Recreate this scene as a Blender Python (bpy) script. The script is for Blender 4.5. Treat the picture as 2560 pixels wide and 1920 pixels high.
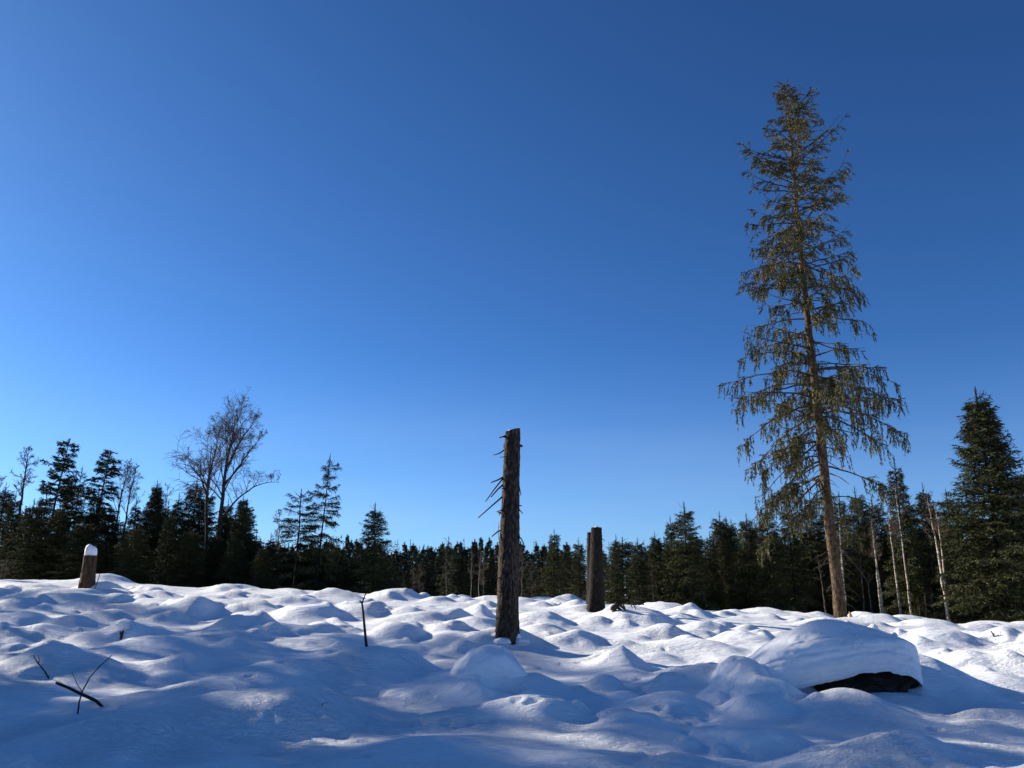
import bpy, math, random
import numpy as np
from mathutils import Vector, Matrix

for o in list(bpy.data.objects):
    bpy.data.objects.remove(o)
S = bpy.context.scene
C = S.collection
R = math.radians

# ------------------------------------------------------------------ camera
EYE = 1.5
PITCH = R(13.7)
FPX = 2130.0                      # focal length in pixels of a 2560 px wide picture
cd = bpy.data.cameras.new('camera')
cd.sensor_width = 36.0
cd.lens = 36.0 * FPX / 2560.0
cd.clip_start = 0.05
cd.clip_end = 5000
cam = bpy.data.objects.new('camera', cd)
C.objects.link(cam)
cam.location = (0, 0, EYE)
cam.rotation_euler = (math.pi / 2 + PITCH, 0, 0)
S.camera = cam

# ------------------------------------------------------------------ sky, sun, exposure
SUN_AZ = R(-62)                   # measured from the view direction, negative = left
SUN_EL = R(22)
world = bpy.data.worlds.new('World')
S.world = world
world.use_nodes = True
wn, wl = world.node_tree.nodes, world.node_tree.links
wn.clear()
sky = wn.new('ShaderNodeTexSky')
sky.sky_type = 'NISHITA'
sky.sun_disc = False
sky.sun_elevation = SUN_EL
sky.sun_rotation = SUN_AZ
sky.altitude = 300
sky.air_density = 0.7
sky.dust_density = 0.5
sky.ozone_density = 4.0
gam = wn.new('ShaderNodeGamma'); gam.inputs[1].default_value = 1.15      # the camera's own contrast and white balance
wb_ = wn.new('ShaderNodeMix'); wb_.data_type = 'RGBA'; wb_.blend_type = 'MULTIPLY'; wb_.inputs[0].default_value = 1.0
wb_.inputs[7].default_value = (0.515, 0.86, 1.11, 1)
bg = wn.new('ShaderNodeBackground')
bg.inputs[1].default_value = 0.057
wo = wn.new('ShaderNodeOutputWorld')
wl.new(sky.outputs[0], gam.inputs[0]); wl.new(gam.outputs[0], wb_.inputs[6])
# thin high haze and faint cirrus low over the horizon, the same all round
wtc = wn.new('ShaderNodeTexCoord'); wsx = wn.new('ShaderNodeSeparateXYZ'); wl.new(wtc.outputs['Generated'], wsx.inputs[0])
wmr = wn.new('ShaderNodeMapRange'); wmr.interpolation_type = 'SMOOTHSTEP'
wmr.inputs['From Min'].default_value = 0.28; wmr.inputs['From Max'].default_value = 0.02; wl.new(wsx.outputs[2], wmr.inputs['Value'])
wmp = wn.new('ShaderNodeMapping'); wmp.inputs['Scale'].default_value = (1.6, 1.6, 11.0); wmp.inputs['Rotation'].default_value = (0.10, 0.06, 0); wl.new(wtc.outputs['Generated'], wmp.inputs[0])
wns = wn.new('ShaderNodeTexNoise'); wns.inputs['Scale'].default_value = 1.3; wns.inputs['Detail'].default_value = 5.0; wns.inputs['Roughness'].default_value = 0.5; wl.new(wmp.outputs[0], wns.inputs[0])
wm1 = wn.new('ShaderNodeMath'); wm1.operation = 'MULTIPLY_ADD'; wm1.inputs[1].default_value = 0.50; wm1.inputs[2].default_value = 0.0; wl.new(wns.outputs[0], wm1.inputs[0])
wm2 = wn.new('ShaderNodeMath'); wm2.operation = 'MULTIPLY'; wl.new(wm1.outputs[0], wm2.inputs[0]); wl.new(wmr.outputs[0], wm2.inputs[1])
wmx = wn.new('ShaderNodeMix'); wmx.data_type = 'RGBA'; wl.new(wm2.outputs[0], wmx.inputs[0]); wl.new(wb_.outputs[2], wmx.inputs[6]); wmx.inputs[7].default_value = (5.2, 7.0, 9.6, 1)
wl.new(wmx.outputs[2], bg.inputs[0]); wl.new(bg.outputs[0], wo.inputs[0])

sd = bpy.data.lights.new('sun', 'SUN')
sd.energy = 5.0
sd.angle = R(0.5)
sd.color = (1.0, 0.91, 0.76)
sun = bpy.data.objects.new('sun', sd)
C.objects.link(sun)
sun_dir = Vector((math.sin(SUN_AZ) * math.cos(SUN_EL), math.cos(SUN_AZ) * math.cos(SUN_EL), math.sin(SUN_EL)))
sun.rotation_euler = sun_dir.to_track_quat('Z', 'Y').to_euler()
sun.location = sun_dir * 60

S.view_settings.view_transform = 'Standard'
S.view_settings.look = 'None'
S.view_settings.exposure = 0.85
S.view_settings.gamma = 1.0
S.view_settings.use_curve_mapping = False
S.cycles.max_bounces = 6
S.cycles.transparent_max_bounces = 4

# ------------------------------------------------------------------ helpers
def tag(o, label=None, cat=None, group=None, kind=None):
    if label: o['label'] = label
    if cat: o['category'] = cat
    if group: o['group'] = group
    if kind: o['kind'] = kind
    return o

def link(o, parent=None):
    C.objects.link(o)
    if parent: o.parent = parent
    return o

def empty(name, loc=(0, 0, 0)):
    o = bpy.data.objects.new(name, None)
    o.empty_display_size = 0.2
    o.location = loc
    return link(o)

def make_mesh(name, V, F, mats, midx=None, smooth=False):
    """V (n,3); F list of integer arrays, each (m,k); midx list of material indices, one per array"""
    me = bpy.data.meshes.new(name)
    V = np.asarray(V, dtype=np.float32)
    F = [np.asarray(f, dtype=np.int32) for f in F if len(f)]
    me.vertices.add(len(V)); me.vertices.foreach_set('co', V.ravel())
    nl = sum(f.size for f in F); npoly = sum(len(f) for f in F)
    me.loops.add(nl); me.polygons.add(npoly)
    me.loops.foreach_set('vertex_index', np.concatenate([f.ravel() for f in F]))
    tot = np.concatenate([np.full(len(f), f.shape[1], dtype=np.int32) for f in F])
    start = np.concatenate([[0], np.cumsum(tot)[:-1]]).astype(np.int32)
    me.polygons.foreach_set('loop_start', start)
    me.polygons.foreach_set('loop_total', tot)
    if midx is not None:
        me.polygons.foreach_set('material_index', np.concatenate([np.full(len(f), i, dtype=np.int32) for f, i in zip(F, midx)]))
    me.polygons.foreach_set('use_smooth', np.full(npoly, smooth, dtype=bool))
    me.update(calc_edges=True)
    me.validate()
    for m in mats: me.materials.append(m)
    return me

class MB:
    """collects tubes, caps and needle slivers into one mesh"""
    def __init__(s): s.V = []; s.F = {}; s.n = 0
    def add(s, v, f, mi=0):
        s.V.append(np.asarray(v, float)); f = np.asarray(f) + s.n
        s.F.setdefault((mi, f.shape[1]), []).append(f); s.n += len(v)
    def tube(s, P, Rr, sides=5, mi=0, cap=False):
        v, f = tube(P, Rr, sides); s.add(v, f, mi)
        if cap:
            n = len(P); c = s.n - len(v)
            k = np.arange(sides); top = c + (n - 1) * sides
            s.V.append(np.asarray([P[-1]], float)); s.n += 1
            s.F.setdefault((mi, 3), []).append(np.stack([top + k, top + (k + 1) % sides, np.full(sides, s.n - 1)], 1))
    def slivers(s, P, D, L, W, rng, mi=0):
        """thin needle-spray triangles at P along D"""
        n = len(P)
        if n == 0: return
        D = D / (np.linalg.norm(D, axis=1, keepdims=True) + 1e-9)
        Q = rng.normal(size=(n, 3)); X = np.cross(D, Q); X /= (np.linalg.norm(X, axis=1, keepdims=True) + 1e-9)
        a = P - X * (W * .5)[:, None]; b = P + X * (W * .5)[:, None]; c = P + D * L[:, None]
        v = np.empty((n * 3, 3)); v[0::3] = a; v[1::3] = b; v[2::3] = c
        s.add(v, np.arange(n * 3).reshape(n, 3), mi)
    def mesh(s, name, mats, smooth=False):
        ks = sorted(s.F); return make_mesh(name, np.concatenate(s.V), [np.concatenate(s.F[k]) for k in ks], mats, [k[0] for k in ks], smooth)
    def build(s, name, mats, parent=None, smooth=False):
        return link(bpy.data.objects.new(name, s.mesh(name, mats, smooth)), parent)

def tube(P, Rr, sides=5):
    P = np.asarray(P, float); n = len(P); Rr = np.broadcast_to(np.asarray(Rr, float), (n,))
    T = np.gradient(P, axis=0); T /= (np.linalg.norm(T, axis=1, keepdims=True) + 1e-9)
    ref = np.array([1.0, 0.2, 0.1]) if abs(T[0, 0]) < .8 else np.array([0.1, 1.0, .2])
    A = np.cross(T, ref); A /= (np.linalg.norm(A, axis=1, keepdims=True) + 1e-9); B = np.cross(T, A)
    t = np.arange(sides) * 2 * math.pi / sides
    v = P[:, None] + Rr[:, None, None] * (np.cos(t)[None, :, None] * A[:, None] + np.sin(t)[None, :, None] * B[:, None])
    i = np.arange(n - 1)[:, None] * sides; k = np.arange(sides)[None]; k2 = (k + 1) % sides
    f = np.stack([i + k, i + k2, i + sides + k2, i + sides + k], -1).reshape(-1, 4)
    return v.reshape(-1, 3), f

def _h(ix, iy, iz, seed):
    n = (ix * 374761393 + iy * 668265263 + iz * 2147483647 + seed * 1274126177) & 0xffffffff
    n = ((n ^ (n >> 13)) * 1274126177) & 0xffffffff
    return ((n ^ (n >> 16)) & 0xffff) / 32767.5 - 1.0

def noise(x, y, z=0.0, seed=0):
    x = np.asarray(x, float); y = np.asarray(y, float); z = np.broadcast_to(np.asarray(z, float), x.shape)
    ix, iy, iz = (np.floor(a).astype(np.int64) for a in (x, y, z))
    fx, fy, fz = x - ix, y - iy, z - iz
    ux, uy, uz = (a * a * a * (a * (a * 6 - 15) + 10) for a in (fx, fy, fz))
    r = 0
    for dx in (0, 1):
        for dy in (0, 1):
            for dz in (0, 1):
                w = (ux if dx else 1 - ux) * (uy if dy else 1 - uy) * (uz if dz else 1 - uz)
                r = r + w * _h(ix + dx, iy + dy, iz + dz, seed)
    return r

def px(x, y, Y):
    """a point of the place at distance Y ahead, from where it shows in the photograph"""
    u = (x - 1280) / FPX; v = (960 - y) / FPX
    d = np.array([u, math.cos(PITCH) - v * math.sin(PITCH), math.sin(PITCH) + v * math.cos(PITCH)])
    p = d * (Y / d[1]); p[2] += EYE
    return p
def row_of(z, Y):
    a = math.atan2(z - EYE, Y) - PITCH
    return 960 - FPX * math.tan(a)

# ------------------------------------------------------------------ materials
def mat(name):
    m = bpy.data.materials.new(name); m.use_nodes = True
    nt = m.node_tree; b = nt.nodes['Principled BSDF']
    return m, nt.nodes, nt.links, b
def nd(n, typ, **kw):
    x = n.new(typ)
    for k, v in kw.items():
        if k in x.inputs: x.inputs[k].default_value = v
        else: setattr(x, k, v)
    return x
def ramp(n, stops):
    r = n.new('ShaderNodeValToRGB'); e = r.color_ramp.elements
    while len(e) < len(stops): e.new(0.5)
    for el, (p, c) in zip(e, stops): el.position = p; el.color = (*c, 1)
    return r

def snow_material(name, fine=1.0):
    m, n, l, b = mat(name)
    b.inputs['Base Color'].default_value = (0.88, 0.90, 0.93, 1)
    b.inputs['Roughness'].default_value = 0.55
    b.inputs['Specular IOR Level'].default_value = 0.25
    tc = n.new('ShaderNodeTexCoord')
    mp = nd(n, 'ShaderNodeMapping'); mp.inputs['Scale'].default_value = (5.0, 13.0, 13.0); mp.inputs['Rotation'].default_value = (0, 0, R(-18))
    l.new(tc.outputs['Object'], mp.inputs[0])
    n1 = nd(n, 'ShaderNodeTexNoise', Scale=1.0, Detail=4.0, Roughness=0.6); l.new(mp.outputs[0], n1.inputs[0])
    n2 = nd(n, 'ShaderNodeTexNoise', Scale=70.0, Detail=3.0, Roughness=0.7); l.new(tc.outputs['Object'], n2.inputs[0])
    # crusty, wind-bitten patches
    mp3 = nd(n, 'ShaderNodeMapping'); mp3.inputs['Scale'].default_value = (13.0, 24.0, 24.0); mp3.inputs['Rotation'].default_value = (0, 0, R(-18)); l.new(tc.outputs['Object'], mp3.inputs[0])
    n3 = nd(n, 'ShaderNodeTexNoise', Scale=1.0, Detail=5.0, Roughness=0.62, Distortion=0.6); l.new(mp3.outputs[0], n3.inputs[0])
    r3 = ramp(n, [(0.40, (0, 0, 0)), (0.62, (1, 1, 1))]); l.new(n3.outputs[0], r3.inputs[0])
    pm = nd(n, 'ShaderNodeTexNoise', Scale=0.8, Detail=2.0); l.new(tc.outputs['Object'], pm.inputs[0])
    rp = ramp(n, [(0.42, (0.12, 0.12, 0.12)), (0.62, (1, 1, 1))]); l.new(pm.outputs[0], rp.inputs[0])
    m3 = nd(n, 'ShaderNodeMath', operation='MULTIPLY'); l.new(r3.outputs[0], m3.inputs[0]); l.new(rp.outputs[0], m3.inputs[1])
    b1 = nd(n, 'ShaderNodeBump', Strength=0.6 * fine, Distance=0.05); l.new(n1.outputs[0], b1.inputs['Height'])
    b3 = nd(n, 'ShaderNodeBump', Strength=0.8 * fine, Distance=0.016); l.new(m3.outputs[0], b3.inputs['Height']); l.new(b1.outputs[0], b3.inputs['Normal'])
    b2 = nd(n, 'ShaderNodeBump', Strength=0.7 * fine, Distance=0.008); l.new(n2.outputs[0], b2.inputs['Height'])
    l.new(b3.outputs[0], b2.inputs['Normal']); l.new(b2.outputs[0], b.inputs['Normal'])
    return m
SNOW = snow_material('snow')
SNOWCAP = snow_material('packed_snow', 0.6)

def bark_material(name, dark, mid, light, scale=(28, 28, 9), bump=0.6, light_pos=0.72):
    m, n, l, b = mat(name)
    tc = n.new('ShaderNodeTexCoord'); mp = n.new('ShaderNodeMapping'); mp.inputs['Scale'].default_value = scale
    l.new(tc.outputs['Object'], mp.inputs[0])
    v = nd(n, 'ShaderNodeTexVoronoi', Scale=1.0); l.new(mp.outputs[0], v.inputs[0])
    ns = nd(n, 'ShaderNodeTexNoise', Scale=1.6, Detail=6.0, Roughness=0.65); l.new(mp.outputs[0], ns.inputs[0])
    ad = nd(n, 'ShaderNodeMath', operation='MULTIPLY_ADD'); ad.inputs[1].default_value = -0.35
    l.new(v.outputs['Distance'], ad.inputs[0]); l.new(ns.outputs[0], ad.inputs[2])
    ad2 = nd(n, 'ShaderNodeMath', operation='ADD'); ad2.inputs[1].default_value = 0.12; l.new(ad.outputs[0], ad2.inputs[0])
    r = ramp(n, [(0.25, dark), (0.5, mid), (light_pos, light)]); l.new(ad2.outputs[0], r.inputs[0])
    l.new(r.outputs[0], b.inputs['Base Color'])
    bp = nd(n, 'ShaderNodeBump', Strength=bump, Distance=0.02); l.new(ad2.outputs[0], bp.inputs['Height']); l.new(bp.outputs[0], b.inputs['Normal'])
    b.inputs['Roughness'].default_value = 0.9; b.inputs['Specular IOR Level'].default_value = 0.15
    return m
BARK = bark_material('spruce_bark', (0.013, 0.009, 0.007), (0.060, 0.042, 0.029), (0.165, 0.128, 0.095))
BARK_HERO = bark_material('tall_spruce_bark', (0.024, 0.016, 0.01), (0.10, 0.066, 0.04), (0.215, 0.155, 0.10), scale=(16, 16, 7))
BARK_DARK = bark_material('shade_darkened_bark', (0.008, 0.006, 0.0055), (0.022, 0.017, 0.014), (0.045, 0.036, 0.030))  # dark bark, its colour deepened to stand for shade on the paired stumps
BIRCH_DARK = bark_material('old_birch_bark', (0.015, 0.012, 0.01), (0.05, 0.04, 0.034), (0.12, 0.10, 0.085), scale=(9, 9, 12), bump=0.2)
BARK_RED = bark_material('peeling_stump_bark', (0.03, 0.017, 0.012), (0.075, 0.045, 0.03), (0.15, 0.11, 0.085), scale=(14, 14, 5))
BIRCH = bark_material('birch_bark', (0.06, 0.045, 0.035), (0.42, 0.36, 0.28), (0.62, 0.56, 0.46), scale=(9, 9, 16), bump=0.2, light_pos=0.6)
BIRCH_GREY = bark_material('grey_birch_bark', (0.04, 0.03, 0.025), (0.11, 0.09, 0.075), (0.2, 0.17, 0.14), scale=(9, 9, 12), bump=0.2)
WOOD = bark_material('cut_wood', (0.25, 0.16, 0.08), (0.42, 0.29, 0.16), (0.55, 0.41, 0.24), scale=(20, 20, 20), bump=0.2)
MOSS = bark_material('mossy_rock', (0.008, 0.008, 0.006), (0.03, 0.027, 0.02), (0.06, 0.052, 0.042), scale=(9, 9, 9), bump=0.8)

def plain(name, col, var=0.35, rough=0.8, objvar=0.25):
    m, n, l, b = mat(name)
    tc = n.new('ShaderNodeTexCoord'); ns = nd(n, 'ShaderNodeTexNoise', Scale=1.7, Detail=4.0); l.new(tc.outputs['Object'], ns.inputs[0])
    oi = n.new('ShaderNodeObjectInfo')
    ma = nd(n, 'ShaderNodeMath', operation='MULTIPLY_ADD'); ma.inputs[1].default_value = objvar; l.new(oi.outputs['Random'], ma.inputs[0]); l.new(ns.outputs[0], ma.inputs[2])
    r = ramp(n, [(0.25, tuple(c * (1 - var) for c in col)), (0.85, tuple(c * (1 + var) for c in col))])
    l.new(ma.outputs[0], r.inputs[0]); l.new(r.outputs[0], b.inputs['Base Color'])
    b.inputs['Roughness'].default_value = rough; b.inputs['Specular IOR Level'].default_value = 0.2
    return m
NEEDLE = plain('spruce_needles', (0.040, 0.044, 0.015))
NEEDLE_HERO = plain('tall_spruce_needles', (0.088, 0.080, 0.032), var=0.4)
NEEDLE_FAR = plain('far_spruce_needles', (0.030, 0.036, 0.017))
TWIG = plain('bare_twigs', (0.11, 0.080, 0.062))
TWIG_SPRUCE = plain('spruce_twigs', (0.060, 0.045, 0.030))
STICK = plain('dead_stick', (0.035, 0.026, 0.020))

# ------------------------------------------------------------------ the lie of the land
_yk = np.array([-400, -60, 0, 7, 10, 12, 15.2, 20, 24, 27, 32, 60, 200, 3000.])
_zk = np.array([0.2, 0.1, 0.1, 0.20, 0.35, 0.50, 0.76, 1.07, 1.27, 1.25, 0.9, 0.6, 0.6, 0.6])
_sk = np.array([0, 0, 0, 0.0, -.012, -.015, -.022, -.032, -.040, -.038, -.03, -.01, 0, 0.])
_tab_y = np.linspace(-100, 300, 4001)
_tab_z = np.interp(_tab_y, _yk, _zk); _tab_s = np.interp(_tab_y, _yk, _sk)
_ker = np.hanning(41); _ker /= _ker.sum()
_tab_z = np.convolve(np.pad(_tab_z, 20, 'edge'), _ker, 'valid'); _tab_s = np.convolve(np.pad(_tab_s, 20, 'edge'), _ker, 'valid')
def base(x, y):
    return np.interp(y, _tab_y, _tab_z) + np.interp(y, _tab_y, _tab_s) * np.clip(x, -18, 16) * np.where(x > 0, 1.4, 1.0)

def depth_at(cx, row):
    """distance at which the unbroken ground shows at a row of the photograph"""
    Y = np.linspace(4, 26, 441); u = (cx - 1280) / FPX
    best = None
    for y in Y:
        x = u * y / math.cos(PITCH)
        d = row_of(float(base(np.array(x), np.array(y))), y)
        if d <= row: return y
    return 25.0

# mounds of snow over stumps and stones: centre x, foot row, crest row, half-width
MOUNDS_PX = [
 (255,1487,1441,62),(365,1490,1467,40),(393,1500,1482,45),(194,1512,1488,70),(268,1520,1489,55),(482,1537,1484,75),(486,1520,1479,14),(533,1512,1491,38),
 (587,1502,1485,40),(649,1503,1490,40),(774,1510,1481,36),(838,1502,1471,58),(65,1550,1527,42),(175,1565,1537,50),(311,1612,1545,100),(100,1608,1565,80),
 (525,1620,1589,65),(607,1590,1532,70),(575,1642,1607,58),(638,1612,1580,50),(171,1706,1620,125),(466,1682,1628,90),(940,1748,1619,170),(700,1770,1662,190),(560,1795,1712,150),
 (661,1850,1748,215),(998,1500,1471,60),(1095,1506,1489,40),(1161,1506,1490,48),(1231,1506,1487,38),(924,1545,1506,58),(1021,1550,1517,48),(1118,1560,1522,58),(1188,1550,1516,48),
 (990,1602,1550,72),(1165,1585,1557,42),(1017,1620,1598,42),(1275,1628,1570,95),(1344,1566,1529,72),(1367,1590,1565,62),(1449,1622,1581,76),(1376,1516,1503,20),(1445,1526,1504,40),
 (1484,1570,1538,52),(1589,1572,1518,105),(1659,1530,1503,58),(1670,1602,1557,58),(1561,1680,1615,82),(1488,1742,1692,56),(1765,1740,1618,105),(1700,1790,1735,90),
 (1328,1840,1748,145),(1589,1868,1792,140),(1690,1800,1760,60),(1715,1541,1515,58),(1762,1592,1545,66),(1863,1596,1556,58),(1852,1618,1577,72),(1918,1551,1536,30),(2019,1556,1540,58),
 (2236,1556,1541,48),(2322,1577,1550,86),(2350,1622,1578,86),(2490,1618,1551,72),(2560,1694,1625,85),(2430,1684,1632,95),(1905,1800,1712,75),(2150,1812,1738,125),(2300,1790,1752,120),
 (2256,1960,1834,200),(1894,1880,1815,110),(2528,1815,1782,48),(2380,1760,1690,130),(330,1900,1800,200),(1050,1940,1870,220),(120,1860,1800,150),
 (1780,1940,1890,160),(1480,1950,1900,150),(430,1550,1520,45),(720,1545,1515,50),(800,1590,1560,55),(880,1640,1600,50),(40,1520,1495,50),(120,1500,1472,60),(20,1600,1570,50),(2120,1575,1556,60),(2440,1600,1572,45),(2180,1610,1585,60)]
rng = np.random.default_rng(7)
MOUNDS = []
for cx, foot, crest, hw in MOUNDS_PX:
    d = depth_at(cx, foot); w = hw / FPX * d
    d += 0.75 * w
    p = px(cx, crest, d)
    h = p[2] - float(base(np.array(p[0]), np.array(d)))
    h = min(max(h, 0.04), .50 * w + .03) * (1.15 if d < 10.2 else 1.05)
    MOUNDS.append((p[0], d, h, w * (1.15 if d < 11 else 1.0), w * rng.uniform(.85, 1.15), rng.uniform(-.4, .4)))
for cx, d, crest, a_, b_ in [(1205,9.75,1683,.80,.88),(1090,9.6,1716,.6,.6),(1945,9.75,1702,.42,.32),(1885,10.35,1640,.36,.7),(2330,10.9,1640,.7,.9),(2075,10.9,1590,.9,.55)]:
    p = px(cx, crest, d); MOUNDS.append((p[0], d, p[2] - float(base(np.array(p[0]), np.array(d))), a_, b_, 0.0))
for i in range(260):                 # smaller and outlying ones
    a = rng.uniform(-1.25, 1.25); d = rng.uniform(14, 32) if i < 80 else rng.uniform(3, 30)
    x, y = d * math.sin(a), d * math.cos(a)
    vis = abs(a) < .56
    if vis and d < 12.5: continue
    w = rng.uniform(.35, .8) * (1.0 if vis else 1.2)
    MOUNDS.append((x, y, rng.uniform(.08, .24) * (1.0 if vis else 1.4), w, w * rng.uniform(.7, 1.3), rng.uniform(-.6, .6)))
def mound_field(x, y):
    wx = x + .20 * noise(x * 1.1, y * 1.1, 3.1, 5) + .07 * noise(x * 3.3, y * 3.3, 1.1, 6)
    wy = y + .20 * noise(x * 1.1, y * 1.1, 9.7, 8) + .07 * noise(x * 3.3, y * 3.3, 5.5, 9)
    acc = np.zeros_like(x)
    for mx, my, h, a, b, t in MOUNDS:
        rr = 2.7 * max(a, b) + .3
        k = np.nonzero((np.abs(x - mx) < rr) & (np.abs(y - my) < rr))[0]
        if len(k) == 0: continue
        dx, dy = wx[k] - mx, wy[k] - my
        dx = np.where(dx < 0, dx * .86, dx * 1.06)
        c, s = math.cos(t), math.sin(t)
        q = ((dx * c + dy * s) / a) ** 2 + ((-dx * s + dy * c) / b) ** 2
        acc[k] += (h * np.exp(-1.1 * q ** 1.08)) ** 6.0
    return acc ** (1 / 6.0)
def mound_h(x, y): return float(mound_field(np.array([x]), np.array([y]))[0]) * .9
for i in range(330):                 # little lumps: tufts and brash under the snow
    a = rng.uniform(-.6, .6); d = rng.uniform(11.5, 26) if i < 240 else rng.uniform(6.8, 12); w = rng.uniform(.10, .28)
    MOUNDS.append((d * math.sin(a), d * math.cos(a), rng.uniform(.25, .5) * w * (1 if i < 240 else .55) + mound_h(d * math.sin(a), d * math.cos(a)), w * 1.15, w * rng.uniform(.7, 1.3), rng.uniform(-.6, .6)))
# hollows: centre pixel, size, depth (animal tracks and wind-scoured pits)
PITS_PX = [(1196,1801,.10,.05,.05),(1223,1805,.07,.045,.045),(1153,1813,.12,.05,.045),(1332,1750,.085,.05,.05),(1379,1741,.09,.05,.05),(1598,1700,.06,.06,.045),(1606,1721,.055,.05,.04),
 (1651,1770,.06,.05,.045),(1005,1805,.10,.04,.03),(916,1888,.11,.05,.04),(1848,1871,.07,.05,.04),(1871,1890,.08,.05,.04),(303,1592,.22,.14,.06),(2481,1592,.2,.14,.1),(910,1728,.22,.12,.07),(1254,1702,.20,.14,.12)]
PITS = []
for cx, r_, a, b_, dp in PITS_PX: PITS.append([cx, r_, a, b_, dp])

def ground_z(x, y, fine=True):
    x = np.asarray(x, float); y = np.asarray(y, float); shp = x.shape; x = x.ravel(); y = y.ravel()
    d = np.hypot(x, y)
    near = np.clip((45 - d) / 15, 0, 1)
    z = base(x, y) + mound_field(x, y)
    z = z + near * (.06 * noise(x * .5, y * .7, .3, 11) + .030 * noise(x * 1.5, y * 2.2, .7, 12))
    if fine:
        c, s = math.cos(R(18)), math.sin(R(18)); u, v = x * c - y * s, x * s + y * c
        patch = np.clip(.5 + noise(x * .6, y * .6, 2.2, 21), 0, 1)
        z = z + near * (.014 * patch * noise(u * 2.6, v * 7.0, .2, 13) + .0085 * patch * noise(u * 6, v * 15, .9, 14) + .005 * noise(x * 5, y * 5, .4, 15) + .0045 * patch * noise(u * 12, v * 24, .4, 16))
    z = z + near * .030 * (.35 - np.abs(noise(x * 1.05 + .3, y * 1.5, .5, 41))) * np.clip(.6 + noise(x * .4, y * .4, .1, 42), 0, 1)
    far = np.clip((d - 150) / 600, 0, 1)
    z = z + far * 4 * noise(x / 300, y / 300, .1, 17)
    for p in PITS_W:
        k = np.nonzero((np.abs(x - p[0]) < .6) & (np.abs(y - p[1]) < .6))[0]
        if len(k): z[k] -= p[4] * np.exp(-(((x[k] - p[0]) / p[2]) ** 2 + ((y[k] - p[1]) / p[3]) ** 2) ** 2)
    return z.reshape(shp)
PITS_W = []
def gz(x, y): return float(ground_z(np.array([x]), np.array([y]), False)[0])
def hit(cx, row, y0=4.5, y1=27, step=.02):
    """where the line of sight through a pixel meets the snow"""
    Y = np.arange(y0, y1, step)
    u = (cx - 1280) / FPX; v = (960 - row) / FPX
    dy = math.cos(PITCH) - v * math.sin(PITCH); dz = math.sin(PITCH) + v * math.cos(PITCH)
    X = u * Y / dy; Z = EYE + dz * Y / dy
    k = np.nonzero(ground_z(X, Y, False) >= Z)[0]
    i = k[0] if len(k) else len(Y) - 1
    return np.array([X[i], Y[i], float(ground_z(X[i:i + 1], Y[i:i + 1], False)[0])])
for cx, r_, a, b_, dp in PITS_PX:
    p = hit(cx, r_); PITS_W.append((p[0], p[1], a, b_, dp))

for tx, ty, dx_, dy_, n_ in [(-1.2, 8.2, .30, .10, 9), (1.6, 8.4, .16, .30, 8), (-3.2, 9.0, .22, .26, 7), (3.0, 7.6, .20, .16, 6), (.4, 12.2, .28, .22, 8)]:      # trails of small prints
    for i in range(n_):
        PITS_W.append((tx + dx_ * i + rng.normal(0, .04), ty + dy_ * i + (.07 if i % 2 else -.07), rng.uniform(.045, .075), rng.uniform(.04, .06), rng.uniform(.02, .04)))
for cx, r_, w_, dp in [(1266,1586,.34,.06),(1489,1528,.42,.06),(2102,1541,.45,.07)]:
    p = hit(cx, r_); PITS_W.append((p[0], p[1], w_, w_, dp))
# one sheet from under the viewer's feet to the horizon
ring = [0.0, .6, 1.2, 1.8, 2.4, 3.0, 3.6, 4.1]
while ring[-1] < 13: ring.append(ring[-1] * 1.0032 + .001)
while ring[-1] < 31: ring.append(ring[-1] * 1.0042)
while ring[-1] < 60: ring.append(ring[-1] * 1.03)
while ring[-1] < 2600: ring.append(ring[-1] * 1.16)
ring = np.array(ring[1:])
fa = np.arange(-36, 36.001, .125); ca = np.concatenate([np.arange(37, 60, 1.0), np.arange(60, 300, 4.0), np.arange(300, 324, 1.0)])
ang = np.radians(np.concatenate([fa, ca])); na = len(ang); nr = len(ring)
GX = (ring[:, None] * np.sin(ang)[None]).ravel(); GY = (ring[:, None] * np.cos(ang)[None]).ravel()
GZ = ground_z(GX, GY)
Vg = np.concatenate([np.stack([GX, GY, GZ], 1), [[0, 0, gz(0, 0)]]])
i = np.arange(nr - 1)[:, None] * na; k = np.arange(na)[None]; k2 = (k + 1) % na
Fg = np.stack([i + k, i + na + k, i + na + k2, i + k2], -1).reshape(-1, 4)[:, ::-1]
k = np.arange(na); Fc = np.stack([np.full(na, nr * na), (k + 1) % na, k], 1)
g = link(bpy.data.objects.new('snow_ground', make_mesh('snow_ground', Vg, [Fg, Fc], [SNOW], [0, 0], True)))
tag(g, 'hummocky snow covering the clearing, mostly in blue shade', kind='structure')

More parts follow.
